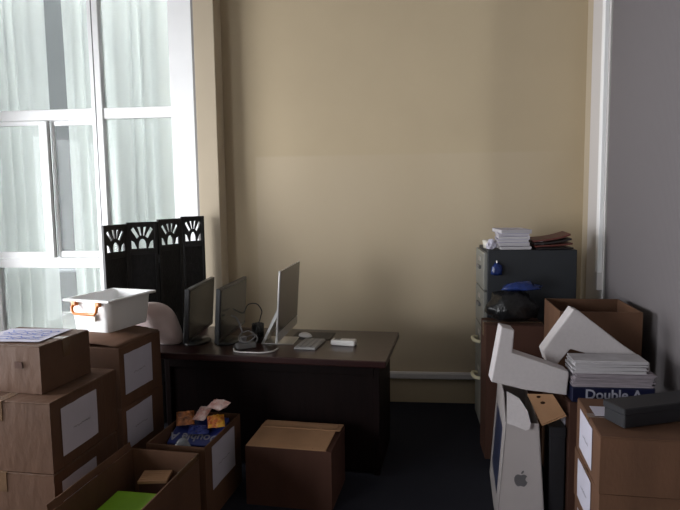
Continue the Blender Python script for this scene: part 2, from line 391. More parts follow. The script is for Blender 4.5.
# outdoors through the curtain gap, plus unseen walls added to block sky
struct('ground', boxme(-9, 6, D + .15, 12, -.2, -.1), 'ground')
ow = struct('wall_neighbour', boxme(-9, 3, 9.0, 9.2, -.1, 5.5), 'concrete')
struct('wall_sky_block_left', boxme(-6.2, -6, D + .16, 9.0, -.1, 5.5), 'concrete')  # added out of view, keeps sky out at the left end
struct('wall_sky_block_upper', boxme(-9, 4, D - .1, D + .15, CZ + .1, 10), 'concrete')  # added out of view, shades the neighbour wall from the sky
struct('wall_sky_block_right', boxme(0, .2, D + .16, 9.0, -.1, 5.5), 'concrete')  # added out of view, keeps sky out at the right end
rl = thing('balcony_railing', 'dark steel railing outside, glimpsed between the white curtains', 'railing', (-3.3, 6.2, -.1))
for z in (1.02, 1.16): link('rail', tube([(-1.5, 0, z), (1.5, 0, z)], .028), 'steelrail', rl)
for x in (-1.4, 0, 1.4): link('post', tube([(x, 0, 0), (x, 0, 1.16)], .02), 'steelrail', rl)

# ------------------------------------------------------------------ curtains, cord, blind
def curtain(x0, x1, y, label, seed):
    rnd = random.Random(seed); bm = bmesh.new(); n = int((x1 - x0) / .008); ph = 0; pts = []
    for i in range(n + 1):
        x = x0 + (x1 - x0) * i / n
        ph += .008 / (.125 + .05 * math.sin(i * .11 + seed)) * 2 * math.pi * (.85 + .1 * rnd.random())
        pts.append((x, ph))
    zs = [0.03 + k * (3.52 - .03) / 14 for k in range(15)]
    grid = []
    for z in zs:
        f = .6 + .4 * (1 - z / 3.5)
        grid.append([bm.verts.new((x, y + .04 * f * math.sin(p + .35 * math.sin(z * 1.3 + x * 3)) + .01 * math.sin(p * .37 + z), z)) for x, p in pts])
    for a, b in zip(grid, grid[1:]):
        for i in range(n): bm.faces.new((a[i], a[i + 1], b[i + 1], b[i]))
    c = thing('curtain', label, 'curtain', (0, 0, 0), 0, 'sheer curtains behind the window')
    o = link('drape', fin(bm), 'sheer', c, smooth=True)
    return c
c1 = curtain(-3.585, -3.005, 4.93, 'sheer white curtain behind the sliding pane, at the far left of the window', 1)
c2 = curtain(-2.84, -1.66, 4.93, 'wide sheer white curtain behind the window, right of the dark gap', 2)
rod = link('curtain_rod', tube([(LX + .03, 4.93, 3.53), (-1.64, 4.93, 3.53)], .012), 'white'); tag(rod, 'white rod above the window carrying the sheer curtains', 'curtain rod')
cord = thing('hanging_cable', 'thin grey cable hanging straight down in front of the window mullion', 'cable', (-2.405, 4.60, 0))
link('line', tube([(0, 0, .55), (0, 0, 3.74)], .0045, 6), 'cable_grey', cord); link('weight', lathe([(.006, .48), (.011, .5), (.011, .54), (.004, .56)], 10), 'whiteplast', cord, smooth=True)

bl = thing('roller_blind', 'tall grey fabric roller blind drawn down over the right hand window', 'blind', (RX, 0, 0))
link('fabric', boxme(-.022, -.0205, .7, 4.195, .32, 3.62), 'blind', bl)
link('bottom_rail', boxme(-.027, -.015, .7, 4.195, .295, .32, .003), 'greyplast', bl)
link('roller', tube([(-.045, .7, 3.63), (-.045, 4.195, 3.63)], .03, 16), 'greyplast', bl)
link('bracket', boxme(-.09, 0, 4.195, 4.21, 3.58, 3.68), 'white', bl); link('bracket', boxme(-.09, 0, .685, .7, 3.58, 3.68), 'white', bl)

gd = thing('blind_guide_rail', 'white vertical rail beside the blind ending in a grey bracket', 'rail', (RX - .012, RW[1] + .06, 1.02))
link('rail', boxme(-.03, 0, -.03, .03, .12, 2.4, .004), 'white', gd); link('end_bracket', boxme(-.034, .016, -.034, .034, .0, .12, .003), 'trunk', gd)

# ------------------------------------------------------------------ cartons
def paper_label(parent, mtx, w, h, seed, m='ink', lines=1, lw=.55, amp=.010, th=.004, curl=0.0):
    bm = bmesh.new(); n = 6; g = []
    rnd = random.Random(seed)
    for i in range(n + 1):
        u = i / n - .5
        g.append([bm.verts.new((u * w, v * h + (rnd.random() - .5) * .003, .0015 + curl * (u + .5) ** 3 + .0012 * rnd.random())) for v in (-.5, 0, .5)])
    for a, b in zip(g, g[1:]):
        for k in range(2): bm.faces.new((a[k], b[k], b[k + 1], a[k + 1]))
    e = bmesh.ops.extrude_face_region(bm, geom=bm.faces[:])
    bmesh.ops.translate(bm, vec=(0, 0, -.001), verts=[q for q in e['geom'] if isinstance(q, bmesh.types.BMVert)])
    bmesh.ops.transform(bm, matrix=mtx, verts=bm.verts)
    o = link('paper_label', fin(bm), 'paper', parent)
    H_ = h * (.0 if lines == 1 else .75)
    for k in range(lines):
        q = scribble(w * lw, .001, 1, amp, th, seed * 10 + k)
        q.transform(mtx @ T(0, -h * .04 + H_ * (.5 - (k + .5) / lines), .004)); link('writing', q, m, o)
    return o
def face_m(face, w, d, h, u, v, eps=0.0028):
    """matrix from label plane (XY, normal +Z) onto a carton face; u along the face, v height above the carton's base"""
    if face == 'front': return T(u, -d / 2 - eps, v) @ rotm('X', 90)
    if face == 'right': return T(w / 2 + eps, u, v) @ rotm('Z', 90) @ rotm('X', 90)
    if face == 'left': return T(-w / 2 - eps, u, v) @ rotm('Z', -90) @ rotm('X', 90)
    if face == 'top': return T(u, v, h + eps)
def corner_loc(corner, w, d, rz, which='fr'):
    sx = -1 if which == 'fr' else 1
    v = Matrix.Rotation(R(rz), 3, 'Z') @ Vector((sx * w / 2, d / 2, 0))
    return corner[0] + v.x, corner[1] + v.y
def carton(label, corner, z, size, rz, m='card', which='fr', open_=False, lift=(0.0, 0.0), tape=True, flaps=(), inner=None, name='cardboard_box', group='cardboard boxes piled around the room', seam='x'):
    w, d, h = size; x, y = corner_loc(corner, w, d, rz, which)
    t = thing(name, label, 'box', (x, y, z), rz, group)
    hw, hd = w / 2, d / 2
    if not open_:
        bm = bmesh.new(); v = bx(bm, -hw, hw, -hd, hd, 0, h - .006)
        bmesh.ops.subdivide_edges(bm, edges=bm.edges[:], cuts=5, use_grid_fill=True)
        rnd = random.Random(int(x * 1000) ^ int(y * 777))
        for q in bm.verts:     # slightly bulging, knocked-about faces
            fx = 1 - (q.co.x / hw) ** 2; fy = 1 - (q.co.y / hd) ** 2; fz = 1 - ((q.co.z - h / 2) / (h / 2)) ** 2
            if abs(abs(q.co.x) - hw) < 1e-4: q.co.x += math.copysign(.0015 * fy * fz, q.co.x)
            if abs(abs(q.co.y) - hd) < 1e-4: q.co.y += math.copysign(.003 * fx * fz, q.co.y)
        link('body', fin(bm), m, t, smooth=False)
        for s in (-1, 1):
            L = lift[0] if s < 0 else lift[1]
            if seam == 'x':   # flaps hinge on front and back, seam runs along x
                f = boxme(-hw + .002, hw - .002, 0, hd - .003, 0, .005, .0015); f.transform(rotm('X', L))
                if s > 0: f.transform(rotm('Z', 180))
                f.transform(T(0, s * (hd - .001), h - .006))
            else:
                f = boxme(0, hw - .003, -hd + .002, hd - .002, 0, .005, .0015); f.transform(rotm('Y', -L))
                if s > 0: f.transform(rotm('Z', 180))
                f.transform(T(s * (hw - .001), 0, h - .006))
            link('flap', f, m, t)
        if tape and max(lift) < 1:
            bm = bmesh.new()
            if seam == 'x':
                bx(bm, -hw, hw, -.025, .025, h - .001, h + .0006)
                for s in (-1, 1): bx(bm, s * hw, s * (hw + .004), -.025, .025, h - .09, h + .0006)
            else:
                bx(bm, -.025, .025, -hd, hd, h - .001, h + .0006)
                for s in (-1, 1): bx(bm, -.025, .025, s * hd, s * (hd + .005), h - .09, h + .0006)
            link('tape', fin(bm), 'tape', t)
    else:
        k = .006; bm = bmesh.new()
        o4 = [(-hw, -hd), (hw, -hd), (hw, hd), (-hw, hd)]; i4 = [(-hw + k, -hd + k), (hw - k, -hd + k), (hw - k, hd - k), (-hw + k, hd - k)]
        ob = [bm.verts.new((*p, 0)) for p in o4]; ot = [bm.verts.new((*p, h)) for p in o4]
        ib = [bm.verts.new((*p, k)) for p in i4]; it = [bm.verts.new((*p, h)) for p in i4]
        bm.faces.new(ob); bm.faces.new(ib)
        for a in range(4):
            b = (a + 1) % 4
            bm.faces.new((ob[a], ob[b], ot[b], ot[a])); bm.faces.new((ib[a], ib[b], it[b], it[a])); bm.faces.new((ot[a], ot[b], it[b], it[a]))
        link('body', fin(bm), m, t)
        for side, ang, ln in flaps:      # ang: 0 straight up, 90 flat outwards, 175 hanging down
            W = (w if side in ('front', 'back') else d) - .008
            f = boxme(-W / 2, W / 2, 0.0, .004, 0, ln, .001); f.transform(rotm('X', ang))
            off = .0045
            if side == 'front': f.transform(T(0, -hd - off, h))
            if side == 'back': f.transform(rotm('Z', 180)); f.transform(T(0, hd + off, h))
            if side == 'left': f.transform(rotm('Z', -90)); f.transform(T(-hw - off, 0, h))
            if side == 'right': f.transform(rotm('Z', 90)); f.transform(T(hw + off, 0, h))
            link('flap', f, inner or m, t)
    return t

# --- stack at the far left
s = (0.52, 0.52, 0.475)
b = carton('film-wrapped brown carton at the bottom of the stack in the left foreground', (-1.546, 2.41), 0, s, -4, 'card_film', seam='y')
paper_label(b, face_m('right', *s, -.075, .315), .27, .22, 11)
s = (0.52, 0.54, 0.325)
b = carton('film-wrapped brown carton with a white label, middle of the stack in the left foreground', (-1.552, 2.42), .477, s, -4, 'card_film', seam='y')
paper_label(b, face_m('right', *s, -.06, .165), .28, .225, 12)
s = (0.42, 0.36, 0.225)
b = carton('small taped brown carton with a handwritten address sheet on top of the left foreground stack', (-1.655, 2.53), .8035, s, -7, 'card_film', lift=(0, 0), seam='x')
paper_label(b, face_m('top', *s, -.02, 0.0) @ rotm('Z', 6), .33, .27, 13, 'blueink', 5, .88, .030, .007)
for x in (-.06, .10): link('carton_print', boxme(x - .02, x + .02, -s[1] / 2 - .009, -s[1] / 2 - .0065, .12, .15), 'card_dark', b)
# --- stack behind it
s = (0.50, 0.44, 0.567)
b = carton('lower brown carton with a white label beneath the one holding the plastic tub', (-1.508, 2.995), 0, s, -6, 'card', seam='y')
paper_label(b, face_m('right', *s, -.05, .435), .27, .215, 14)
s = (0.50, 0.44, 0.333)
b = carton('brown carton with buckled flaps and white label carrying the plastic tub', (-1.512, 3.0), .5675, s, -6, 'card', lift=(0, 0), seam='y')
paper_label(b, face_m('right', *s, -.035, .175), .285, .225, 15)
ZB = .5675 + .333
bk = boxme(-.23, .245, -.20, .20, 0, .006)     # a third, buckled inner flap propped over the others
bm = bmesh.new(); g = []
for i in range(13):
    u = i / 12; x = -.20 + .445 * u
    g.append([bm.verts.new((x, yy, .333 + .001 + .024 * math.sin(math.pi * min(1, u * 1.05)) ** .7 * (1 if k else .8))) for k, yy in enumerate((-.215, .0, .215))])
for a, c in zip(g, g[1:]):
    for k in range(2): bm.faces.new((a[k], c[k], c[k + 1], a[k + 1]))
e = bmesh.ops.extrude_face_region(bm, geom=bm.faces[:]); bmesh.ops.translate(bm, vec=(0, 0, .004), verts=[q for q in e['geom'] if isinstance(q, bmesh.types.BMVert)])
link('buckled_flap', fin(bm), 'card', b, smooth=True)
bpy.data.meshes.remove(bk)

# --- white tub with orange clip handle
tx, ty = corner_loc((-1.66, 3.20), .30, .40, -14)
tub = thing('plastic_tub', 'white plastic storage tub with orange clip handle on top of carton', 'tub', (tx, ty, ZB + .0285), -14)
def tubshape(hw, hd, h, tap, k, z0=0):
    bm = bmesh.new()
    def ring(a, b, z, r=.035, n=5):
        vs_ = []
        for cx, cy, st in ((a - r, b - r, 0), (-a + r, b - r, 90), (-a + r, -b + r, 180), (a - r, -b + r, 270)):
            for q in range(n + 1):
                an = R(st + 90 * q / n); vs_.append(bm.verts.new((cx + r * math.cos(an), cy + r * math.sin(an), z)))
        return vs_
    rs = [ring(hw - tap, hd - tap, z0), ring(hw, hd, h), ring(hw - k, hd - k, h), ring(hw - tap - k, hd - tap - k, z0 + k)]
    for A, B in zip(rs, rs[1:]):
        for i in range(len(A)): bm.faces.new((A[i], A[(i + 1) % len(A)], B[(i + 1) % len(A)], B[i]))
    bm.faces.new(rs[0]); bm.faces.new(rs[-1]); return fin(bm)
link('body', tubshape(.145, .195, .19, .018, .004), 'tub', tub)
bm = bmesh.new()
for a in ((-.165, .165, -.215, -.193), (-.165, .165, .193, .215), (-.165, -.143, -.193, .193), (.143, .165, -.193, .193)): bx(bm, *a, .178, .193, .004)
link('rim', fin(bm), 'tub', tub)
hd_ = link('clip_handle', tube([(-.085, -.205, .17), (-.088, -.225, .15), (-.085, -.228, .125), (-.07, -.228, .112), (.07, -.228, .112), (.085, -.228, .125), (.088, -.225, .15), (.085, -.205, .17)], .009, 8), 'orange', tub, smooth=True)
link('hinge_lug', boxme(-.10, -.07, -.222, -.195, .155, .182, .003), 'orange', hd_); link('hinge_lug', boxme(.07, .10, -.222, -.195, .155, .182, .003), 'orange', hd_)
link('latch_plate', boxme(-.055, .055, -.205, -.19, .065, .108, .003), 'clear', tub)

# --- open box at the front with green book
s = (0.36, 0.64, 0.44)
bC = carton('open brown carton in the foreground holding lime green books', (-1.062, 2.13), 0, s, -5, 'card', open_=True, flaps=(('left', 12, .035),))
bm = bmesh.new(); bx(bm, s[0] / 2 - .004, s[0] / 2 + .002, .08, .319, .41, .442, .001); link('tape', fin(bm), 'tape', bC)
def at(box, p):
    return Matrix.Translation(box.location) @ Euler(box.rotation_euler).to_matrix().to_4x4() @ Vector(p)
for i in range(3):
    p = at(bC, (-.052, -.01, .008 + i * .1005)); g = thing('book', 'lowest lime green book of the three in the open foreground carton', 'book', p, -5 + i * .5, 'green books in the front carton')
    if i == 1: g['label'] = 'middle lime green book of the three in the open foreground carton'
    if i == 2: g['label'] = 'topmost lime green book in the open foreground carton'
    link('cover', boxme(-.10, .10, -.15, .15, .094, .10, .002), 'green', g); link('cover', boxme(-.10, .10, -.15, .15, 0, .006, .002), 'green', g)
    link('spine', boxme(-.102, -.096, -.15, .15, 0, .10, .002), 'green', g); link('pages', boxme(-.095, .096, -.146, .146, .006, .094), 'sheets', g)
p = at(bC, (-.015, .24, .008)); g = thing('kraft_carton', 'little kraft carton with ribbed lid beside the lime green books', 'box', p, 8)
link('body', boxme(-.065, .065, -.055, .055, 0, .325, .003), 'card_dark', g)
bm = bmesh.new()
for k in range(6): bx(bm, -.07, .07, -.06 + k * .02, -.043 + k * .02, .325, .340, .002)
link('ribbed_lid', fin(bm), 'card_lite', g)

# --- open box with paper reams and snacks
s = (0.33, 0.49, 0.42)
bD = carton('open brown carton with blue paper ream and snack packets, white label on its side', (-1.012, 2.872), 0, s, -6, 'card', open_=True, inner='card_lite')
paper_label(bD, face_m('right', *s, -.02, .275), .30, .235, 16, curl=.004)
def ream(name, label, p, rz, w, d, h, m, text, flip=False, tilt=0):
    g = thing(name, label, 'paper ream', p, rz); g.rotation_euler.x = R(tilt)
    link('wrapper', boxme(-w / 2, w / 2, -d / 2, d / 2, 0, h, .004), m, g)
    me = text_me(text[0], text[1]); 
    if flip: me.transform(rotm('Z', 180))
    if text[2] == 'front': me.transform(T(text[3], -d / 2 - .0008, h * .52) @ rotm('X', 90))
    else: me.transform(T(text[3], text[4], h + .0008))
    link('lettering', me, 'lettering', g); return g
for i in range(4):
    p = at(bD, (-.0, .07, .008 + i * .058)); ream('paper_ream', 'royal blue paper ream lower down in the open carton of snacks', p, -6, .28, .20, .055, 'navy', ('Double A', .05, 'top', 0, 0), True)['group'] = 'reams in the snack carton'
p = at(bD, (-.005, .06, .345)); g = ream('paper_ream', 'royal blue ream with upside-down white lettering under the snack packets', p, -6, .29, .22, .05, 'royal', ('Double A', .075, 'top', .0, -.055), True, 24)
p = at(bD, (0, -.165, .008)); link('film_bundle', blob(.135, .05, .30, 4, .12), 'film', None, smooth=True).location = p
tag(bpy.data.objects['film_bundle'], 'crumpled clear plastic film in front of the blue ream', 'plastic film')
for lb, dx, dy, dz, rz, w, d, t_, m, tl in (
        ('orange and brown snack packet at the left end of the blue ream', -.105, .085, .422, 20, .10, .12, .035, 'org_pack', 20),
        ('white snack packet between the orange packet and the yellow one', -.008, .115, .446, -12, .075, .11, .035, 'wht_pack', 24),
        ('yellow and red snack packet at the right end of the blue ream', .09, .07, .422, 20, .095, .11, .035, 'yel_pack', 18),
        ('bright blue snack packet in front of the white packets', .01, .02, .394, 8, .12, .07, .022, 'royal', 24),
        ('crumpled white and pink packet lying above the yellow packet', .085, .13, .492, -25, .11, .09, .04, 'wht_pack', 10)):
    g = link('snack_packet', packet(w, d, t_, dx), m, None, smooth=False); g.location = at(bD, (dx, dy, dz)); g.rotation_euler = (R(tl), 0, R(rz)); tag(g, lb, 'snack packet', 'snack packets in the open carton')

# --- closed box in front of desk; lit top put into the flap colour
s = (0.485, 0.375, 0.335)
bE = carton('brown carton with closed flaps paled as if lit on the carpet in front of the desk', (-.383, 3.06), 0, s, -5.5, 'card_dark', tape=False, seam='x', open_=True)
f = boxme(-s[0] / 2 + .004, s[0] / 2 - .03, 0, .345, 0, .005, .001); f.transform(T(0, -s[1] / 2, s[2]) @ rotm('X', 1.5)); link('flap', f, 'card_lite', bE)
f = boxme(0, .11, -s[1] / 2 + .01, s[1] / 2 - .01, 0, .005, .001); f.transform(T(s[0] / 2, 0, s[2] - .001) @ rotm('Y', 4) @ T(-.11, 0, -.006)); link('flap', f, 'card_dark', bE)
f = boxme(-s[0] / 2 + .004, s[0] / 2 - .004, -.12, 0, 0, .005, .001); f.transform(T(0, s[1] / 2, s[2] + .002) @ rotm('X', -4)); link('flap', f, 'card_lite', bE)
# ------------------------------------------------------------------ desk
DRZ = -5.2; DW, DD = 1.50, .755
dx, dy = corner_loc((-.097, 3.355), DW, DD, DRZ)
desk = thing('office_desk', 'long dark mahogany office desk with polished top by the wall', 'desk', (dx, dy, 0), DRZ)
bm = bmesh.new(); bx(bm, -DW / 2, DW / 2, -DD / 2, DD / 2, .71, .75, .006, None, 2); link('desk_top', fin(bm), 'wood', desk)
for s_ in (-1, 1):
    xo = s_ * (DW / 2 - .075)
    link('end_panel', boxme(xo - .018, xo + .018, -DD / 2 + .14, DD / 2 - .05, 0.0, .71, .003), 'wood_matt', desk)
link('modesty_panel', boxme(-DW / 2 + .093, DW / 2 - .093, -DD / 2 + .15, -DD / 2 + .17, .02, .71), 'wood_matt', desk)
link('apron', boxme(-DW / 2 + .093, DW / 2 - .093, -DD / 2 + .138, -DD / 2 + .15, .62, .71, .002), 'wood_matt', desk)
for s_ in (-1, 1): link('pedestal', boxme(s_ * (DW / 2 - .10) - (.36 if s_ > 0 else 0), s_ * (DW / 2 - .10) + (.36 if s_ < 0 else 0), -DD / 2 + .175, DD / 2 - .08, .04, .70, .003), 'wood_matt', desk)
ZD = .75

# --- monitors; their screens face right
def monitor(label, x, yn, yf, z0, z1, m='screen', tilt=4, skew=0):
    L = yf - yn; yc = (yn + yf) / 2; h = z1 - z0
    t = thing('monitor', label, 'monitor', (x, yc, ZD), skew, 'monitors on the desk')
    P = T(0, 0, z0 - ZD) @ rotm('Y', tilt)
    h0 = boxme(-.03, .0, -L / 2, L / 2, 0, h, .004); h0.transform(P); pn = link('housing', h0, 'black', t)
    q = boxme(0, .0015, -L / 2 + .014, L / 2 - .014, .022, h - .014); q.transform(P); link('display', q, m, pn)
    bk = boxme(-.055, -.03, -.14, .14, .06, h - .08, .01); bk.transform(P); link('back_cover', bk, 'black', pn)
    link('stand_neck', tube([(-.075, 0, .012), (-.07, 0, .08), (-.045, 0, .16)], .022, 10), 'black', t, smooth=True)
    bs = lathe([(.11, 0), (.112, .006), (.10, .014), (.03, .02)], 28); bs.transform(Matrix.Diagonal((.8, 1.1, 1, 1))); bs.transform(T(-.03, 0, .0)); link('base', bs, 'black', t, smooth=True)
    return t
monitor('black flat monitor nearest the folding screen on the desk', -1.325, 3.49, 4.06, .805, 1.142, skew=2.5)
monitor('black flat monitor in the middle, between the other two screens', -1.115, 3.50, 4.08, .805, 1.142, skew=-1)
t = thing('all_in_one_computer', 'large slim silver computer with angled metal foot, rightmost of the three screens', 'computer', (-.755, 3.82, ZD), -2)
L, h = .57, .45; P = T(0, 0, .05) @ rotm('Y', 4)
q = boxme(-.012, 0, -L / 2, L / 2, 0, h, .004); q.transform(P); hs = link('housing', q, 'alu', t)
q = boxme(0, .0015, -L / 2 + .004, L / 2 - .004, .065, h - .004); q.transform(P); link('display', q, 'screen_reflecting', hs)
q = boxme(.0, .0018, -L / 2 + .004, L / 2 - .004, .004, .063); q.transform(P); link('chin', q, 'alu', hs)
bm = bmesh.new(); prof = [(-.155, .0), (-.147, .012), (-.022, .27), (-.012, .27), (-.012, .24), (-.135, .0)]
bm = bmesh.new()
fa = [bm.verts.new((a, -.09, c)) for a, c in prof]; fb = [bm.verts.new((a, .09, c)) for a, c in prof]
bm.faces.new(fa); bm.faces.new(fb)
for i in range(6): bm.faces.new((fa[i], fa[(i + 1) % 6], fb[(i + 1) % 6], fb[i]))
leg = fin(bm); leg.transform(T(0, 0, .004)); link('stand_leg', leg, 'alu', t)
link('foot', boxme(-.155, .06, -.10, .10, 0, .005, .002), 'alu', t)

# --- small desk things
def desk_thing(name, label, cat, x, y, rz, parts, z=ZD):
    t = thing(name, label, cat, (x, y, z), rz)
    for nm, me, m, sm in parts: link(nm, me, m, t, smooth=sm)
    return t
def mouse_me():
    bm = bmesh.new(); bmesh.ops.create_uvsphere(bm, u_segments=20, v_segments=10, radius=1)
    for v in bm.verts: v.co = Vector((v.co.x * .03, v.co.y * .055, max(v.co.z, 0) * .028))
    return fin(bm)
desk_thing('desk_pad', 'dark grey mat lying flat on the desk behind the keyboard', 'mat', -.60, 3.96, -5, [('mat', boxme(-.14, .13, -.10, .10, 0, .004, .001), 'darkpad', False)])
kb = desk_thing('keyboard', 'slim grey keyboard tilted up on the desk by the silver computer', 'keyboard', -.585, 3.71, -8, [('case', boxme(-.075, .065, -.12, .12, 0, .014, .003), 'keys', False)])
for i in range(4):
    for j in range(9):
        kb_k = boxme(-.066 + i * .033, -.038 + i * .033, -.112 + j * .0255, -.09 + j * .0255, .014, .018, .001); link('key', kb_k, 'keys', kb)
desk_thing('computer_mouse', 'white computer mouse under the edge of the silver computer', 'mouse', -.655, 3.93, 60, [('shell', mouse_me(), 'whiteplast', True), ('scroll_wheel', boxme(-.003, .003, .02, .034, .018, .027, .001), 'greyplast', False)], ZD + .005)
ph = desk_thing('handset', 'chunky white handset lying on the right part of the desk', 'phone', -.375, 3.73, -10, [('case', boxme(-.08, .08, -.034, .034, 0, .036, .01, None, 3), 'whiteplast', False), ('display', boxme(-.06, -.02, -.02, .02, .036, .0372), 'greyplast', False)])
desk_thing('pen_cup', 'black cylinder pen cup behind the tangle of cables', 'pen cup', -.968, 3.88, 0, [('cup', lathe([(.04, 0), (.042, .1), (.038, .1), (.036, .006)], 20), 'black', True)])
desk_thing('power_adapter', 'grey power adapter with cables heaped beside the middle monitor', 'adapter', -.985, 3.62, 35, [
    ('brick', boxme(-.06, .06, -.03, .03, 0, .035, .006), 'greyplast', False),
    ('cable', tube(spline([(.06, 0, .018), (.09, .03, .05), (.05, .07, .09), (-.02, .03, .085), (-.05, -.03, .06), (.0, -.05, .05), (.06, -.02, .075), (.04, .05, .06), (-.03, .06, .02), (-.07, .02, .01)], 8), .005), 'cable_grey', True),
    ('plug', boxme(-.03, .01, .0, .04, .036, .075, .006), 'cable_grey', False)])
def cable(label, pts, r, m): 
    o = link('cable', tube(spline(pts, 8), r, 6), m, None, smooth=True); return tag(o, label, 'cable', 'cables on the desk')
cable('white cable trailing along the front edge of the desk', [(-1.045, 3.56, ZD + .01), (-1.02, 3.51, ZD + .006), (-.93, 3.49, ZD + .006), (-.85, 3.49, ZD + .006), (-.79, 3.53, ZD + .006), (-.775, 3.60, ZD + .006)], .005, 'cable_white')
cable('thin black cable arching up from the middle monitor towards the pen cup', [(-1.09, 3.72, .98), (-1.03, 3.74, .95), (-1.0, 3.76, 1.0), (-.95, 3.79, 1.0), (-.925, 3.82, .95), (-.935, 3.83, .91), (-.95, 3.85, .87)], .0035, 'black')
cable('black cable wound in loops beside the pen cup', [(x - .055, y - .01, z) for x, y, z in ((-.90, 3.80, ZD + .006), (-.87, 3.78, .82), (-.90, 3.79, .87), (-.93, 3.80, .84), (-.89, 3.80, .79), (-.86, 3.80, .83), (-.885, 3.80, .88), (-.90, 3.78, .82), (-.88, 3.75, ZD + .006))], .004, 'black')
cable('grey cable draped from the middle monitor screen down to the adapter', [(-1.085, 3.66, .95), (-1.05, 3.66, .93), (-1.02, 3.65, .87), (-1.01, 3.64, .845)], .006, 'cable_grey')

# --- cushion
bm = bmesh.new(); bmesh.ops.create_uvsphere(bm, u_segments=32, v_segments=20, radius=1)
for v in bm.verts:
    x, y, z_ = v.co
    f = 1 - .10 * math.cos(4 * math.atan2(z_, x)) * (1 - abs(y))      # squarish, slumped outline
    zz = z_ * f * .150 + .135
    v.co = Vector((x * f * .19 - .11 * max(zz, 0) / .28, y * .075 * (1 + .1 * math.sin(9 * x)), max(zz, 0)))
cu_me = fin(bm)
cu_ = thing('cushion', 'pale pink fabric cushion slumped on the desk end beside the plastic tub', 'cushion', (-1.565, 3.70, ZD), -8)
link('cover', cu_me, 'pink', cu_, smooth=True)

# ------------------------------------------------------------------ folding screen
PT = [(-2.03, 3.885), (-1.972, 4.12), (-1.79, 4.24), (-1.69, 4.45), (-1.553, 4.585)]
fs = thing('folding_screen', 'black wooden folding screen with carved sunburst tops before the window', 'screen', (-1.8, 4.25, 0))
SH = 1.535
def arc(cx, cz, r, a0, a1, n): return [(cx + r * math.cos(R(a0 + (a1 - a0) * k / n)), cz + r * math.sin(R(a0 + (a1 - a0) * k / n))) for k in range(n + 1)]
for k in range(4):
    a, c = Vector(PT[k]), Vector(PT[k + 1]); w = (c - a).length; an = math.atan2(c.y - a.y, c.x - a.x)
    mt = T(a.x + 1.8, a.y - 4.25, 0) @ Matrix.Rotation(an, 4, 'Z')
    w -= .004; st = .022; SH = (1.515, 1.525, 1.54, 1.552)[k]; z0 = SH - .20; z1 = SH - .028
    bm = bmesh.new()
    bx(bm, 0, st, -.012, .012, 0, SH, .003); bx(bm, w - st, w, -.012, .012, 0, SH, .003)
    bx(bm, st, w - st, -.011, .011, SH - .028, SH, .002); bx(bm, st, w - st, -.011, .011, z0 - .035, z0, .002); bx(bm, st, w - st, -.011, .011, .10, .16, .002)
    bmesh.ops.transform(bm, matrix=mt, verts=bm.verts)
    fo = link('panel_frame', fin(bm), 'blackwood', fs)
    # fretwork: domes along the bottom, rays fanning above
    W = w - 2 * st; H = z1 - z0; cx = W / 2
    holes = [[(.5 - .16 * math.cos(R(t)), .05 + .40 * math.sin(R(t)) ** .7) for t in range(0, 181, 20)]]
    for m_ in (0, 1):
        for poly in ([(.05, .05), (.05, .40), (.17, .31), (.27, .05)], [(.05, .84), (.15, .95), (.37, .56), (.28, .47)], [(.32, .95), (.43, .95), (.475, .60), (.42, .58)]):
            holes.append([((1 - u) if m_ else u, v) for u, v in poly])
    holes = [[(u * W, v * H) for u, v in h_] for h_ in holes]
    pl = plate([(0, 0), (W, 0), (W, H), (0, H)], holes, .012, mt @ T(st, -.006, z0)); link('sunburst_fretwork', pl, 'blackwood', fo)
    q = boxme(st, w - st, -.004, .004, .16, z0 - .035); q.transform(mt); link('woven_infill', q, 'weave', fo)
    if k:
        for z in (.35, .8, 1.25):
            hm = tube([(0, -.0, z - .03), (0, .0, z + .03)], .006, 8); hm.transform(mt @ T(-.002, 0, 0)); link('hinge', hm, 'steelrail', fo)

# ------------------------------------------------------------------ filing cabinet and what is on it
cab = thing('filing_cabinet', 'dark grey steel filing cabinet in the corner with drawers facing left', 'cabinet', (.862, 4.31, 0))
link('body', boxme(-.295, .285, -.225, .225, 0, 1.32, .004), 'cab', cab)
dz = [(1.045, 1.30), (.78, 1.035), (.515, .77), (.06, .505)]
for i, (a, c) in enumerate(dz):
    dr = link('drawer', boxme(-.318, -.295, -.215, .215, a, c, .003), 'cabfront', cab)
    zc = c - .115
    if i < 2: link('handle', boxme(-.335, -.318, -.06, .06, zc - .012, zc + .012, .004), 'greyplast', dr)
    else: link('handle', tube(spline([(-.318, -.07, zc), (-.352, -.062, zc + .006), (-.362, 0, zc + .008), (-.352, .062, zc + .006), (-.318, .07, zc)], 5), .013, 8), 'ivory', dr, smooth=True)
    link('label_holder', boxme(-.322, -.318, -.045, .045, zc + .04, zc + .075, .001), 'alu', dr)
ZC = 1.32
def slab(name, label, cat, x, y, z, rz, w, d, h, m, grp, pages=True, tx=0, ty=0):
    t = thing(name, label, cat, (x, y, z), rz, grp); t.rotation_euler.x = R(tx); t.rotation_euler.y = R(ty)
    link('cover', boxme(-w / 2, w / 2, -d / 2, d / 2, h - .002, h, .0005), m, t); link('cover', boxme(-w / 2, w / 2, -d / 2, d / 2, 0, .002, .0005), m, t)
    link('pages', boxme(-w / 2 + .002, w / 2 - .003, -d / 2 + .002, d / 2 - .002, .002, h - .002), 'sheets', t)
    return t
z = ZC + .0005
desc = [('black', 'thick dark binder at the bottom of the paper pile on the filing cabinet', .024), ('paper', 'white document second from the bottom of the cabinet pile', .022), ('lilac', 'lilac covered document in the lower half of the cabinet pile', .022),
        ('paper', 'white document in the middle of the cabinet pile', .02), ('lilac', 'lilac covered document second from the top of the cabinet pile', .016), ('paper', 'white document on top of the paper pile on the filing cabinet', .024)]
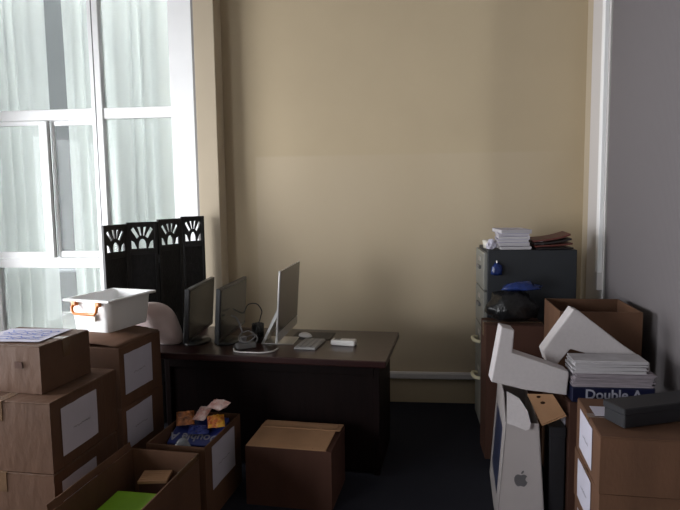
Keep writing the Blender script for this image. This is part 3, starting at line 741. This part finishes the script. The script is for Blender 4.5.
for i, (m, lb, hh) in enumerate(desc):
    slab('document', lb, 'document', .752 + random.uniform(-.006, .006), 4.25 + random.uniform(-.02, .01), z, random.uniform(-5, 5), .205, .28, hh, m, 'documents on the filing cabinet'); z += hh + .0008
z = ZC + .0005
for i, (m, lb) in enumerate((('dkfolder', 'black folder at the bottom of the fanned pile on the cabinet'), ('red', 'dark red folder just above the black folder on the cabinet'),
                             ('dkfolder', 'black folder in the middle of the fanned folder pile'), ('red', 'topmost dark red folder of the fanned pile on the cabinet'))):
    t = thing('folder', lb, 'folder', (.995, 4.24, z), 4 - 3 * i, 'folders on the filing cabinet')
    w_ = .235; bm = bmesh.new(); g = []
    for k in range(9):
        u = k / 8; g.append([bm.verts.new((-w_ / 2 + w_ * u, yy, .010 * i * u * u * 1.4 + (.004 if k else 0))) for yy in (-.16, .16)])
    for a, c in zip(g, g[1:]): bm.faces.new((a[0], c[0], c[1], a[1]))
    e = bmesh.ops.extrude_face_region(bm, geom=bm.faces[:]); bmesh.ops.translate(bm, vec=(0, 0, .011), verts=[q for q in e['geom'] if isinstance(q, bmesh.types.BMVert)])
    link('cover', fin(bm), m, t, smooth=False); link('paper_edge', boxme(-w_ / 2 + .01, -w_ / 2 + .06, -.155, .155, .004, .011), 'sheets', t); z += .0165
t = thing('plastic_cup', 'small pale plastic cup at the left edge of the cabinet top', 'cup', (.59, 4.25, ZC), 0)
link('cup', lathe([(.03, 0), (.038, .055), (.035, .055), (.028, .003)], 18), 'clear', t, smooth=True)
t = thing('paper_scrap', 'crumpled whitish paper scrap beside the plastic cup on the cabinet', 'paper', (.60, 4.15, ZC), 20)
link('sheet', blob(.035, .03, .05, 9, .3), 'paper', t)
# blue tape roll hung on the cabinet side
t = thing('blue_ribbon_bundle', 'small bundle of blue ribbon hanging on the side of the filing cabinet', 'ribbon', (.625, 4.08, 1.12), 0)
me = blob(.04, .022, .062, 5, .25); me.transform(T(0, -.014, .03)); link('bundle', me, 'bluebag', t, smooth=True)
link('hook', tube([(0, .003, .125), (0, -.012, .13), (0, -.014, .11)], .004, 6), 'alu', t)

# brown carton before the cabinet with bags on it
s = (.365, .25, .872)
bB = carton('tall plain brown carton standing against the dark filing cabinet', (.522, 3.785), 0, s, 0, 'card_dark', 'fl', tape=True)
o = link('black_bag', blob(.16, .10, .15, 3, .3), 'blackbag', None, smooth=True); o.location = (.70, 3.91, .876); tag(o, 'crumpled black plastic bag on the tall brown carton', 'bag')
o = link('blue_bag', blob(.125, .055, .045, 8, .3), 'bluebag', None, smooth=True); o.location = (.755, 3.90, 1.075); o.rotation_euler = (0, R(-2), 0); tag(o, 'flat blue plastic bag lying over the black bag', 'bag')

# ------------------------------------------------------------------ right-hand pile
s = (.43, .42, 1.05)
bF = carton('tall open brown carton next to the grey roller blind', (.855, 3.345), 0, s, -2, 'card', 'fl', open_=True)
# stack of two + base cartons in the right foreground
s = (.475, .47, .24)
GL = (.79, 2.425)
for i, (lb, sd) in enumerate((('bottom carton of the three in the right foreground stack', 21), ('middle carton of the right foreground stack, with a white label on its left side', 22), ('top carton of the right foreground stack, carrying the flat black box', 23))):
    b = carton(lb, (GL[0] + (.004 if i == 1 else 0), GL[1] + (.005 if i == 1 else 0)), .2403 * i, s, -5 + (i == 1) * 1.0, 'card', 'fl', seam='x')
    paper_label(b, face_m('left', *s, .02, .125), .25, .185, sd)
    if i == 2:
        q = boxme(-.08, .08, -.06, .06, 0, .0012); q.transform(face_m('top', *s, -.13, .05, .003)); link('top_label', q, 'paper', b)
GZ = .2403 * 2 + .24
# flat black box on it
t = thing('black_flat_box', 'flat glossy black box lying askew on the right foreground stack', 'box', (1.07, 2.625, GZ + .005), 21)
link('base', boxme(-.2, .2, -.062, .062, 0, .065, .004), 'blackcard', t); link('lid', boxme(-.205, .205, -.066, .066, .055, .085, .004), 'blackcard', t)
# box behind with the paper on it
s = (.43, .30, .67)
bH = carton('brown carton behind the right foreground stack carrying the paper ream', (.815, 2.962), 0, s, 0, 'card_dark', 'fl', tape=False)
paper_label(bH, face_m('left', *s, .02, .46), .22, .25, 31)
HZ = .672
ream('paper_ream', 'navy ream of paper with white lettering under the loose sheets', (1.02, 3.045, HZ), 0, .39, .16, .075, 'navy', ('Double A', .068, 'front', 0))
def sheaf(label, x, y, z, w, d, h, n, m, seed, sk=.012):
    rnd = random.Random(seed); t = thing('paper_stack', label, 'papers', (x, y, z), 0, 'loose paper on the ream'); bm = bmesh.new()
    for i in range(n):
        a = rnd.uniform(-sk, sk); c = rnd.uniform(-sk, sk) * .5; r_ = rnd.uniform(-2.5, 2.5)
        bx(bm, -w / 2, w / 2, -d / 2, d / 2, h * i / n, h * (i + .93) / n, 0, T(a, c, 0) @ rotm('Z', r_))
    link('sheets', fin(bm), m, t); return t
sheaf('thick wad of greyish loose paper resting on the navy ream', 1.025, 3.045, HZ + .0755, .375, .145, .068, 14, 'sheets2', 3)
sheaf('white loose paper lying uppermost on the greyish wad', 1.005, 3.045, HZ + .144, .345, .14, .062, 10, 'sheets', 4, .008)

# white computer carton with logo
mac = thing('computer_carton', 'white tapered computer carton with grey fruit logo, standing open', 'box', (.588, 2.952, 0), -5)
MH, ML, TW, BW = .565, .64, .157, .238
def wedge(k):
    bm = bmesh.new(); o = []
    for (y) in (0, ML):
        o.append([(-BW / 2, y, 0), (BW / 2, y, 0), (TW / 2, y, MH), (-TW / 2, y, MH)])
    return o
o_ = wedge(0)
def quad_slab(pts, n, th):
    bm = bmesh.new(); n = Vector(n).normalized() * th
    a = [bm.verts.new(p) for p in pts]; c = [bm.verts.new(Vector(p) + n) for p in pts]
    bm.faces.new(a); bm.faces.new(c)
    for i in range(len(a)): bm.faces.new((a[i], a[(i + 1) % len(a)], c[(i + 1) % len(a)], c[i]))
    return fin(bm)
F_, B_ = o_
link('front_face', quad_slab(F_, (0, 1, 0), .005), 'whitecard', mac); link('back_face', quad_slab(B_, (0, -1, 0), .005), 'whitecard', mac)
sl = (BW - TW) / 2 / MH
lf = link('side_face', quad_slab([F_[0], B_[0], B_[3], F_[3]], (1, 0, 0), .005), 'whitecard', mac)
link('side_face', quad_slab([F_[1], B_[1], B_[2], F_[2]], (-1, 0, 0), .005), 'whitecard', mac); link('base_panel', quad_slab([F_[0], F_[1], B_[1], B_[0]], (0, 0, 1), .005), 'whitecard', mac)
def on_left(y, z): return (-BW / 2 + sl * z - .0012, y, z)
link('picture_print', quad_slab([on_left(.14, .12), on_left(.52, .12), on_left(.52, .48), on_left(.14, .48)], (1, 0, 0), .001), 'photo_print', lf)
tf = quad_slab([(-TW / 2, .0, MH), (-TW / 2, ML, MH), (-TW / 2 - .02, ML - .04, MH + .165), (-TW / 2 - .015, .10, MH + .168), (-TW / 2 - .012, .0, MH + .15)], (-1, 0, 0), .004); link('top_flap', tf, 'whitecard', mac)
# rounded dust flap bent over the front
outl = [(-.075, 0)] + [(-.075 + .003 * k, .02 * k) for k in range(1, 4)]
fl = [(-.078, .16), (-.02, .13), (.02, .07), (.036, .01), (.03, -.018), (.012, -.026), (-.04, -.006), (-.078, .004)]
me = plate(fl, [], .004); me.transform(T(0, -.028, MH) @ rotm('X', -8)); link('dust_flap', me, 'foam', mac)
# logo
LC = (.52, 0)
def logo():
    s = .034
    half = [(0, .72), (.18, .80), (.45, .86), (.72, .76), (.88, .58)]
    bite = [(.72, .42), (.62, .18), (.68, -.08), (.94, -.30)]
    low = [(.84, -.58), (.64, -.86), (.44, -1.02), (.22, -.98), (0, -.92)]
    left = [(-.22, -.98), (-.44, -1.02), (-.66, -.84), (-.86, -.50), (-.97, -.10), (-.95, .28), (-.80, .60), (-.52, .82), (-.22, .80)]
    return [(x * s, z * s) for x, z in half + bite + low + left], [(x * s, z * s) for x, z in ((.02, .92), (.02, 1.12), (.16, 1.36), (.40, 1.48), (.40, 1.26), (.26, 1.02))]
ap, lfp = logo()
q = plate(ap, [], .001); q.transform(T(-.003, -.0012, .27)); lg = link('logo', q, 'logo', mac)
q = plate(lfp, [], .001); q.transform(T(-.003, -.0012, .27)); link('logo_leaf', q, 'logo', lg)

# dark slim carton in the gap
t = thing('slim_black_carton', 'slim black carton in the gap right of the white computer carton', 'box', (.755, 3.15, 0), 0)
link('body', boxme(-.027, .05, -.165, -.055, 0, .53, .003), 'blackcard', t); link('lid', boxme(-.029, .052, -.167, -.053, .48, .535, .003), 'blackcard', t)

# kraft insert with two finger holes
def oval(cx, cz, a, c, n=10): return [(cx + a * math.cos(2 * math.pi * k / n), cz + c * math.sin(2 * math.pi * k / n)) for k in range(n)]
t = thing('kraft_insert', 'folded kraft cardboard insert with two oval holes under the foam', 'insert', (.705, 2.955, .555), 0)
me = plate([(-.09, .150), (.035, .150), (.092, .055), (-.025, .003)], [oval(-.034, .136, .011, .006), oval(-.015, .108, .012, .007)], .004)
me.transform(rotm('X', -14)); link('sheet', me, 'card_lite', t)
me = plate([(-.025, 0), (.092, .052), (.095, .048), (-.022, -.004)], [], .09); link('fold', me, 'card_lite', t)

# foam corner pieces
def foam(label, x, y, z, outline, th, lean):
    t = thing('foam_packing', label, 'foam', (x, y, z), 0, 'white foam packing pieces')
    me = plate(outline, [], th, None, .006); me.transform(rotm('X', lean)); link('block', me, 'foam', t)
    return t
X0, Z0 = .44, .70
foam('white L-shaped foam block lying along the top of the white computer carton', X0, 3.0, Z0, [(0, .055), (.047, .337), (.111, .322), (.103, .207), (.324, .133), (.378, .113), (.37, -.006), (.167, .017)], .105, 0)
X0, Z0 = .72, .70
foam('white angled foam block propped like a roof above the loose paper', X0, 3.13, Z0, [(0, .185), (.147, .405), (.175, .395), (.392, .223), (.531, .127), (.539, .012), (.50, -.005), (.207, .176), (.137, .196), (.07, .108), (.02, .125)], .10, 0)
